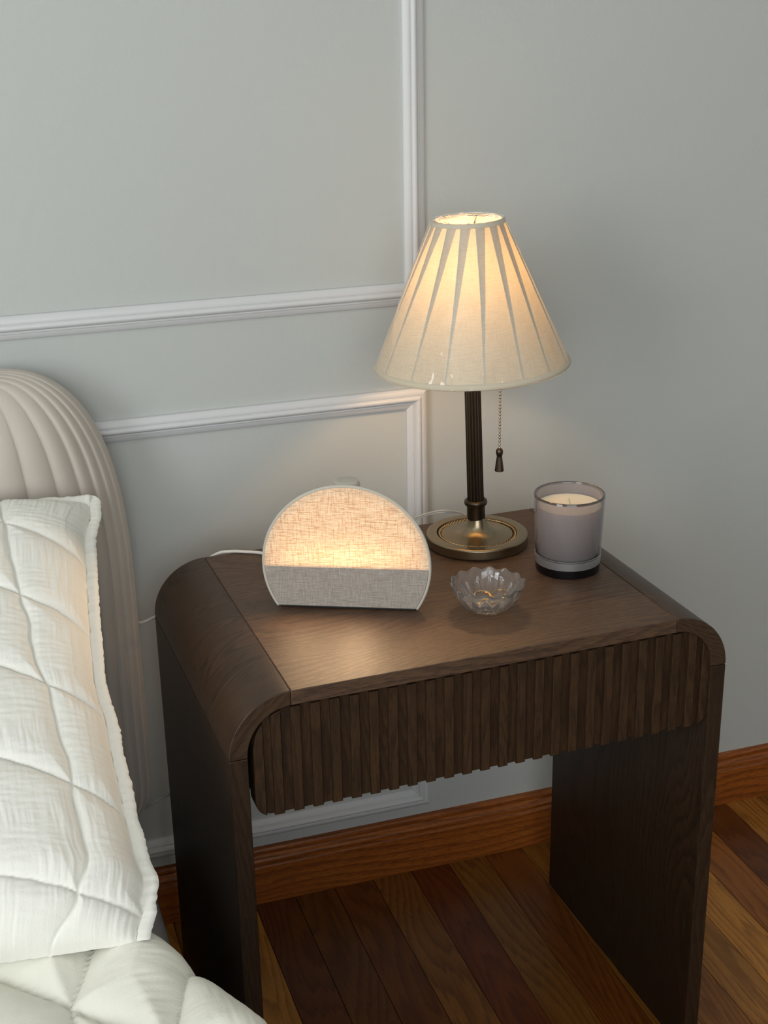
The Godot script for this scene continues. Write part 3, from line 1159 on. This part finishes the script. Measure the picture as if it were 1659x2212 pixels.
	for k in count:
		st = start()
		var rows := []
		var uvs := []
		var fr := []
		var fuv := []
		for i in rt + 1:
			var t := float(i) / rt
			var r := shade_radius(t)
			var y := lerpf(yt, yb, t)
			var head := atan2(-0.41, 1.0)   # towards where the photograph was taken from
			var a0 := head + deg_to_rad(lerpf(11.5, 7.0, t)) + step * k + 0.02 * sin(k * 2.3)
			var reach := step + 0.02 * sin((k + 1) % count * 2.3) - 0.02 * sin(k * 2.3) + 0.0025 / r
			var wide := lerpf(0.0118, 0.0004, pow(t, 0.8))
			var row := PackedVector3Array()
			var uv := PackedVector2Array()
			# hem of the flap (lies under), fold, then the outer panel
			for m in 13:
				var f := m / 12.0
				var an := a0 + reach * f
				var lift := 0.0011 * (1.0 - 0.65 * t) * (1.0 - f) + 0.0002
				if m == 0:
					lift -= 0.0003
				row.append(Vector3((r + lift) * sin(an), y, (r + lift) * cos(an)))
				uv.append(Vector2(k * 0.031 + f * step * r, y))
			rows.append(row)
			uvs.append(uv)
			var frow := PackedVector3Array()
			var fu := PackedVector2Array()
			for m in 4:
				var f := m / 3.0
				var an := a0 + wide / r * f
				var lift := (0.0011 * (1.0 - 0.65 * t) - 0.0002) * (1.0 - 0.2 * f) - (0.0007 * f * (1.0 - t))
				frow.append(Vector3((r + lift) * sin(an), y, (r + lift) * cos(an)))
				fu.append(Vector2(0.5 + wide * f, y))
			fr.append(frow)
			fuv.append(fu)
		sheet(st, rows, uvs, true)
		sheet(st, fr, fuv, false)
		up.call("pleat", st.commit(), M.shade)
	# bands along both rims
	st = start()
	lathe(st, [Vector2(0.0386, 0.3913), Vector2(0.0394, 0.3921), Vector2(0.0407, 0.3921), Vector2(0.0414, 0.3913), Vector2(0.0430, 0.3876), Vector2(0.0422, 0.3872)], 96)
	up.call("top_band", st.commit(), M.band_cloth)
	st = start()
	lathe(st, [Vector2(0.1100, 0.2310), Vector2(0.1133, 0.2290), Vector2(0.1142, 0.2275), Vector2(0.1146, 0.2258), Vector2(0.1140, 0.2238), Vector2(0.1124, 0.2230), Vector2(0.1108, 0.2240), Vector2(0.1100, 0.2310)], 128)
	up.call("bottom_band", st.commit(), M.band_cloth)
	# ring and spokes that carry the shade
	st = start()
	var ring := []
	for i in 33:
		var a := TAU * i / 32
		ring.append(Vector3(0.0375 * sin(a), 0.3893, 0.0375 * cos(a)))
	tube(st, ring, 0.0011, 8, false)
	for k in 3:
		var a := TAU * k / 3 + 0.4
		tube(st, [Vector3(0.0375 * sin(a), 0.3893, 0.0375 * cos(a)), Vector3(0.020 * sin(a), 0.368, 0.020 * cos(a)), Vector3(0.0175 * sin(a), 0.290, 0.0175 * cos(a))], 0.0011, 8)
	up.call("shade_carrier", st.commit(), M.nickel)
	# clear wrapping still on the shade, crumpled at both ends
	var wr := fast(501, 1.0, 3)
	var frows := []
	var fuvs := []
	for i in 61:
		var t := float(i) / 60.0
		var row := PackedVector3Array()
		var uv := PackedVector2Array()
		for k in 241:
			var a := TAU * k / 240.0
			var tt := clampf((t - 0.08) / 0.86, 0.0, 1.0)
			var r := shade_radius(tt) + 0.0026
			var y := lerpf(yt + 0.0016, yb - 0.0040, tt)
			if t < 0.08:
				var f := 1.0 - t / 0.08
				r = 0.0422 - 0.012 * f
				y = yt + 0.0016 - 0.004 * f
				r += 0.0022 * wr.get_noise_2d(cos(a) * 4.0 + f, sin(a) * 4.0) * f
				y += 0.0030 * wr.get_noise_2d(cos(a) * 3.0, sin(a) * 3.0 + f * 2.0) * f
			elif t > 0.94:
				var f := (t - 0.94) / 0.06
				r = 0.1151 - 0.010 * f
				y = yb - 0.0040 + 0.001 * f
			var pucker := smoothstep(0.72, 1.0, tt) * 0.0011 * wr.get_noise_2d(a * 14.0, tt * 3.0) + 0.0005 * wr.get_noise_2d(a * 3.0, tt * 6.0)
			r += pucker
			row.append(Vector3(r * sin(a), y, r * cos(a)))
			uv.append(Vector2(a, t))
		frows.append(row)
		fuvs.append(uv)
	st = start()
	sheet(st, frows, fuvs, true, true)
	up.call("plastic_wrap", st.commit(), M.film, "clear plastic wrap left on the shade")
	var ends := []
	var euv := []
	for i in 9:
		var f := i / 8.0
		var row := PackedVector3Array()
		var uv := PackedVector2Array()
		for k in 181:
			var a := TAU * k / 180.0
			var n1 := wr.get_noise_2d(cos(a) * 3.0 + 9.0, sin(a) * 3.0 + f)
			var n2 := wr.get_noise_2d(cos(a) * 9.0 + f * 2.0, sin(a) * 9.0)
			row.append(Vector3(sin(a), 0, cos(a)) * (0.0412 - (0.0085 + 0.007 * n1) * f + 0.001 * n2) + Vector3.UP * (yt + 0.0022 - 0.0045 * f + (0.0035 * n1 + 0.0022 * n2) * sin(PI * f)))
			uv.append(Vector2(a, f))
		ends.append(row)
		euv.append(uv)
	st = start()
	sheet(st, ends, euv, true, true)
	up.call("wrap_end", st.commit(), M.film_fold, "crumpled end of the plastic wrap")
	# pull chain: beads on a thread, with a tassel-shaped pull
	var px := 0.0157
	var pz := 0.030
	st = start()
	var y0 := 0.262
	var bead := SphereMesh.new()
	bead.radius = 0.00155
	bead.height = 0.0031
	bead.radial_segments = 12
	bead.rings = 8
	var n := 34
	var ybot := 0.1285
	for i in n:
		var y := lerpf(y0, ybot, float(i) / (n - 1))
		st.append_from(bead, 0, Transform3D(Basis(), Vector3(px, y, pz)))
	var wire := CylinderMesh.new()
	wire.top_radius = 0.0004
	wire.bottom_radius = 0.0004
	wire.height = y0 - ybot
	wire.radial_segments = 6
	st.append_from(wire, 0, Transform3D(Basis(), Vector3(px, (y0 + ybot) / 2, pz)))
	part("pull_chain", st.commit(), M.nickel, o, "beaded nickel pull chain")
	st = start()
	tube(st, [Vector3(0.012, 0.276, 0.012), Vector3(px * 0.95, 0.274, pz * 0.8), Vector3(px, 0.262, pz)], 0.0022, 10)
	part("chain_arm", st.commit(), M.brass_dark, o)
	st = start()
	var skirt := func(ang: float, r: float, y: float) -> Vector2:
		if y > 0.1170 or r < 0.001:
			return Vector2(r, y)
		return Vector2(r * (1.0 - 0.10 * pow(absf(sin(ang * 5.0)), 0.5)), y)
	lathe(st, [Vector2(0.0005, 0.1285), Vector2(0.0022, 0.1280), Vector2(0.0040, 0.1258), Vector2(0.0043, 0.1228), Vector2(0.0036, 0.1196), Vector2(0.0030, 0.1184), Vector2(0.0033, 0.1168), Vector2(0.0042, 0.1100), Vector2(0.0053, 0.1015), Vector2(0.0055, 0.1000), Vector2(0.0045, 0.0993), Vector2(0.0005, 0.0993)], 40, Vector3(px, 0, pz), skirt)
	part("tassel_pull", st.commit(), M.brass_dark, o, "small bronze tassel-shaped pull")
	# clear cord: leaves the foot at the back, drops behind the nightstand
	st = start()
	var w := func(x: float, y: float, z: float) -> Vector3: return Vector3(x, y, z) - LAMP_AT
	for sgn in [-1, 1]:
		var d: float = 0.0013 * sgn
		tube(st, [Vector3(0.012, 0.006, -0.056), w.call(0.588, 0.6005, 0.118 + d), w.call(0.566, 0.6045 + d, 0.112), w.call(0.545, 0.6025 + d, 0.108), w.call(0.523, 0.5975 + d, 0.106), w.call(0.49, 0.592 + d, 0.104), w.call(0.44, 0.55, 0.10 + d), w.call(0.36, 0.40, 0.085 + d), w.call(0.26, 0.275, 0.066 + d), w.call(0.197, 0.238 + d, 0.060), w.call(0.162, 0.2245 + d, 0.060), w.call(0.10, 0.198 + d, 0.058)], 0.0014, 8)
	part("power_cord", st.commit(), M.clear_cord, o, "clear twin power cord")


# ================================================================= sunrise alarm
func build_alarm() -> void:
	var o := thing("alarm_clock", "glowing half-moon sunrise alarm clock with linen front above a grey band", "alarm clock", ALARM_AT, -0.43867)
	var cy := 0.0513
	var rr := 0.0925
	var yd := 0.0492
	var yb := 0.0022
	var a_end := rad_to_deg(asin((cy - 0.001) / rr))
	# lip round the front, open at the bottom, with round ends
	var pts := []
	for i in 49:
		var a := deg_to_rad(lerpf(-a_end, 180.0 + a_end, i / 48.0))
		pts.append(Vector3((rr - 0.0017) * cos(a), cy + (rr - 0.0017) * sin(a), -0.0020))
	var st := start()
	tube(st, pts, 0.0019, 12)
	part("rim", st.commit(), M.shell, o, "off-white rim")
	# body, tapering to the back
	var secs := [[-0.0010, 0.0912], [-0.006, 0.0905], [-0.012, 0.0885], [-0.020, 0.0850], [-0.030, 0.0785], [-0.040, 0.070], [-0.048, 0.060], [-0.052, 0.048], [-0.053, 0.0]]
	var rows := []
	var uvs := []
	for s in secs:
		var row := PackedVector3Array()
		var uv := PackedVector2Array()
		for i in 73:
			var a := TAU * i / 72.0 - PI / 2
			var p := Vector2(s[1] * cos(a), s[1] * sin(a)) + Vector2(0, cy)
			p.y = maxf(p.y, yb)
			row.append(Vector3(p.x, p.y, s[0]))
			uv.append(Vector2(i / 72.0, s[0]))
		rows.append(row)
		uvs.append(uv)
	st = start()
	sheet(st, rows, uvs, false, true)
	part("body", st.commit(), M.shell, o)
	# lit linen: front sheet with returns that reach back round the lamps
	st = start()
	var fr := rr - 0.0030
	var poly := PackedVector2Array()
	var ad := rad_to_deg(asin((yd - cy) / fr))
	poly.append_array(arc(0.0, cy, fr, fr, ad, 180.0 - ad, 56))
	var idx := Geometry2D.triangulate_polygon(poly)
	var zf := -0.0002
	for k in range(0, idx.size(), 3):
		var pp := []
		var uu := []
		for m in 3:
			var v := poly[idx[k + m]]
			pp.append(Vector3(v.x, v.y, zf))
			uu.append(v)
		tri(st, pp, [Vector3.BACK, Vector3.BACK, Vector3.BACK], uu)
	for i in poly.size() - 1:
		var a := poly[i]
		var b := poly[i + 1]
		var ca := (a - Vector2(0, cy)) * 0.95 + Vector2(0, cy)
		var cb := (b - Vector2(0, cy)) * 0.95 + Vector2(0, cy)
		var n := Vector3(-a.x, cy - a.y, 0).normalized()
		quad(st, [Vector3(a.x, a.y, zf), Vector3(b.x, b.y, zf), Vector3(cb.x, cb.y, -0.016), Vector3(ca.x, ca.y, -0.016)], [n, n, n, n], [a, b, b, a])
	part("glowing_screen", st.commit(), M.glow, o, "glowing cream linen screen")
	# grey linen band below
	st = start()
	var low := PackedVector2Array()
	var ab := rad_to_deg(asin((yb + 0.0006 - cy) / fr))
	low.append_array(arc(0.0, cy, fr, fr, ab, ad, 18))
	low.append_array(arc(0.0, cy, fr, fr, 180.0 - ad, 180.0 - ab, 18))
	prism(st, low, -0.003, zf + 0.0004, 0.0005)
	part("linen_band", st.commit(), M.grey_linen, o, "grey linen band")
	# inner tray that carries the lamps and keeps their light above the band
	st = start()
	box(st, Vector3(-0.085, yd - 0.002, -0.040), Vector3(0.085, yd - 0.0005, -0.003), 0.0003)
	box(st, Vector3(-0.086, yd - 0.0005, -0.0022), Vector3(0.086, yd + 0.0024, -0.0010), 0.0003)
	part("inner_tray", st.commit(), M.shell, o)
	# reflector wall just inside the rim
	st = start()
	var wall_rows := []
	var wall_uv := []
	for z in [-0.020, -0.0010, -0.0009]:
		var row := PackedVector3Array()
		var uv := PackedVector2Array()
		for v in poly:
			var q := (v - Vector2(0, cy)) * (0.925 if z > -0.00095 else 0.985 if z > -0.01 else 0.94) + Vector2(0, cy)
			row.append(Vector3(q.x, q.y, z))
			uv.append(q)
		wall_rows.append(row)
		wall_uv.append(uv)
	sheet(st, wall_rows, wall_uv)
	part("reflector", st.commit(), M.shell, o)
	st = start()
	box(st, Vector3(-0.074, 0.0, -0.034), Vector3(0.074, 0.0024, -0.0015), 0.0006)
	part("rubber_foot", st.commit(), M.rubber, o)
	st = start()
	lathe(st, [Vector2(0.0, 0.1325), Vector2(0.0120, 0.1325), Vector2(0.0138, 0.1340), Vector2(0.0143, 0.1375), Vector2(0.0141, 0.1420), Vector2(0.0128, 0.1448), Vector2(0.0100, 0.1460), Vector2(0.0, 0.1462)], 48, Vector3(0.0008, -0.0015, -0.0175))
	part("button", st.commit(), M.shell, o, "round snooze button on top")
	for l in [[-0.056, 0.0615, 0.0055], [-0.030, 0.0620, 0.0075], [-0.010, 0.0620, 0.0075], [0.010, 0.0620, 0.010], [0.034, 0.0620, 0.0065], [0.058, 0.0615, 0.004]]:
		var lamp := OmniLight3D.new()
		lamp.name = "alarm_light"
		lamp.light_color = Color(1.0, 0.835, 0.65)
		lamp.light_energy = l[2]
		lamp.light_size = 0.008
		lamp.omni_range = 6.0
		lamp.omni_attenuation = 2.0
		lamp.shadow_enabled = true
		o.add_child(lamp, true)
		lamp.position = Vector3(l[0], l[1], -0.0130)
	# white cord: leaves the body, runs over the back edge, drops, and reappears beside the headboard
	st = start()
	var inv := o.transform.affine_inverse()
	var path := [Vector3(0.372, 0.602, 0.285), Vector3(0.350, 0.5965, 0.235), Vector3(0.330, 0.5950, 0.165), Vector3(0.318, 0.5950, 0.142), Vector3(0.300, 0.5952, 0.131), Vector3(0.284, 0.5955, 0.1245), Vector3(0.268, 0.592, 0.1175), Vector3(0.250, 0.575, 0.108), Vector3(0.226, 0.528, 0.085), Vector3(0.205, 0.500, 0.066), Vector3(0.194, 0.4945, 0.060), Vector3(0.176, 0.4865, 0.052), Vector3(0.164, 0.480, 0.010), Vector3(0.10, 0.45, 0.008)]
	var loc := []
	for p in path:
		loc.append(inv * p)
	tube(st, loc, 0.0019, 10)
	part("power_cord", st.commit(), M.cord, o, "white power cord")


# ================================================================= candle
func build_candle() -> void:
	var o := thing("candle", "unlit cream candle in a smoky lilac glass jar with a silver band", "candle", CANDLE_AT)
	var r := func(h: float) -> float: return lerpf(0.0371, 0.0407, h / 0.0923)
	var st := start()
	# glass wall: outside, rim, inside
	lathe(st, [Vector2(r.call(0.0015), 0.0100), Vector2(r.call(0.05), 0.05), Vector2(r.call(0.0905), 0.0905), Vector2(0.0403, 0.0920), Vector2(0.0393, 0.0925), Vector2(0.0385, 0.0920), Vector2(0.0381, 0.0905), Vector2(0.0368, 0.0600), Vector2(0.0350, 0.0195), Vector2(0.0330, 0.0180), Vector2(0.0, 0.0178)], 96)
	# dyed glass: pale lilac at the lip, plum at the foot
	var dyed := st.commit()
	var arrays := dyed.surface_get_arrays(0)
	var tint := PackedColorArray()
	for v in arrays[Mesh.ARRAY_VERTEX]:
		var f := smoothstep(0.015, 0.085, v.y)
		tint.append(Color(0.060, 0.045, 0.060).lerp(Color(0.30, 0.26, 0.27), f))
	arrays[Mesh.ARRAY_COLOR] = tint
	var jar_mesh := ArrayMesh.new()
	jar_mesh.add_surface_from_arrays(Mesh.PRIMITIVE_TRIANGLES, arrays)
	part("glass_jar", jar_mesh, M.jar, o)
	st = start()
	lathe(st, [Vector2(0.0381, 0.0900), Vector2(0.0386, 0.0922), Vector2(0.0394, 0.0928), Vector2(0.0403, 0.0923), Vector2(0.04085, 0.0902)], 96)
	part("glass_lip", st.commit(), M.jar_rim, o)
	st = start()
	lathe(st, [Vector2(0.0, 0.0), Vector2(0.0355, 0.0), Vector2(0.0366, 0.0005), Vector2(0.0371, 0.0016), Vector2(r.call(0.0105), 0.0105), Vector2(0.0360, 0.0112), Vector2(0.0, 0.0112)], 96)
	part("glass_foot", st.commit(), M.jar_base, o, "dark plum glass foot")
	st = start()
	lathe(st, [Vector2(0.0, 0.0205), Vector2(0.0335, 0.0205), Vector2(0.0348, 0.0215), Vector2(0.0362, 0.0560), Vector2(0.0369, 0.0775), Vector2(0.0364, 0.0786), Vector2(0.0340, 0.0784), Vector2(0.0200, 0.0779), Vector2(0.0, 0.0778)], 96)
	part("wax", st.commit(), M.wax, o)
	st = start()
	var rb := func(h: float) -> float: return lerpf(0.0371, 0.0407, h / 0.0923) + 0.00025
	lathe(st, [Vector2(rb.call(0.0108) - 0.0004, 0.0104), Vector2(rb.call(0.0108), 0.0106), Vector2(rb.call(0.0195), 0.0196), Vector2(rb.call(0.0195) - 0.0004, 0.0198)], 96)
	part("silver_band", st.commit(), M.band, o)
	st = start()
	lathe(st, [Vector2(rb.call(0.0212) - 0.0003, 0.0207), Vector2(rb.call(0.0212), 0.0208), Vector2(rb.call(0.0217), 0.0217), Vector2(rb.call(0.0217) - 0.0003, 0.0218)], 96)
	part("band_line", st.commit(), M.band, o)
	st = start()
	tube(st, [Vector3(0.0005, 0.0770, 0.001), Vector3(0.0, 0.0815, 0.001), Vector3(-0.0012, 0.0862, 0.0015)], 0.0008, 8)
	part("wick", st.commit(), M.wick, o)


# ================================================================= crystal dish with rings
func build_dish() -> void:
	var o := thing("crystal_dish", "small cut crystal dish with a scalloped rim holding two rings", "dish", DISH_AT)
	var lobes := 14.0
	var cut := func(ang: float, r: float, y: float) -> Vector2:
		return Vector2(r, y)
	var outer := [Vector2(0.0, 0.0012), Vector2(0.0100, 0.0012), Vector2(0.0150, 0.0), Vector2(0.0180, 0.0010), Vector2(0.0225, 0.0038), Vector2(0.0275, 0.0080), Vector2(0.0320, 0.0132), Vector2(0.0355, 0.0188), Vector2(0.0380, 0.0242), Vector2(0.0395, 0.0282), Vector2(0.0402, 0.0306), Vector2(0.0403, 0.0315)]
	var inner := [Vector2(0.0398, 0.0323), Vector2(0.0386, 0.0324), Vector2(0.0375, 0.0316), Vector2(0.0364, 0.0290), Vector2(0.0346, 0.0245), Vector2(0.0322, 0.0190), Vector2(0.0282, 0.0140), Vector2(0.0235, 0.0098), Vector2(0.0180, 0.0068), Vector2(0.0110, 0.0052), Vector2(0.0, 0.0048)]
	var rows := []
	var uvs := []
	var seg := 336
	var all := outer + inner
	for i in all.size():
		var row := PackedVector3Array()
		var uv := PackedVector2Array()
		for k in seg + 1:
			var a := TAU * k / seg
			var r: float = all[i].x
			var y: float = all[i].y
			var t := clampf(y / 0.0315, 0.0, 1.0)
			var wave := cos(lobes * a)
			if i < outer.size():
				# outside: rows of bulging cuts, offset from course to course
				var course := sin(t * PI * 3.0) * cos(lobes * a * 1.0 + (PI if t > 0.36 else 0.0))
				r += (0.0006 * wave * smoothstep(0.1, 0.6, t) + 0.0009 * course) * smoothstep(0.010, 0.02, r)
			else:
				# inside: long petals cut from the middle outwards
				var petal := pow(absf(cos(lobes * 0.5 * a)), 6.0)
				y += 0.0011 * petal * smoothstep(0.004, 0.012, r) * (1.0 - smoothstep(0.85, 1.0, t))
			y += 0.0014 * wave * pow(t, 3.0)
			r += 0.0005 * wave * pow(t, 3.0)
			row.append(Vector3(r * sin(a), y, r * cos(a)))
			uv.append(Vector2(float(k) / seg, float(i) / all.size()))
		rows.append(row)
		uvs.append(uv)
	var st := start()
	sheet(st, rows, uvs, true, true)
	part("bowl", st.commit(), M.crystal, o)
	# the rings
	var g := thing("ring", "thin ring with a beaded edge lying at the left of the crystal dish", "ring", Vector3(0.5132, 0.6004, 0.3640), 0.0, "finger rings in the dish")
	ring_band(g, 0.0084, 0.0010, true)
	g.rotation = Vector3(0.16, 0.3, 0.10)
	var h := thing("ring", "plain gold ring lying at the right of the crystal dish", "ring", Vector3(0.5305, 0.6018, 0.3690), 0.0, "finger rings in the dish")
	ring_band(h, 0.0086, 0.0012, false)
	h.rotation = Vector3(0.05, -0.4, 0.24)


func ring_band(o: Node3D, r: float, half: float, beads: bool) -> void:
	var st := start()
	lathe(st, [Vector2(r - 0.0007, -half), Vector2(r, -half * 1.1), Vector2(r + 0.0007, -half * 0.6), Vector2(r + 0.0009, 0.0), Vector2(r + 0.0007, half * 0.6), Vector2(r, half * 1.1), Vector2(r - 0.0007, half), Vector2(r - 0.0008, 0.0), Vector2(r - 0.0007, -half)], 64)
	part("band", st.commit(), M.gold, o)
	if beads:
		st = start()
		var s := SphereMesh.new()
		s.radius = 0.00062
		s.height = 0.00124
		s.radial_segments = 8
		s.rings = 6
		for i in 40:
			var a := TAU * i / 40
			st.append_from(s, 0, Transform3D(Basis(), Vector3((r + 0.0003) * sin(a), half + 0.0004, (r + 0.0003) * cos(a))))
		part("beading", st.commit(), M.silver, o)
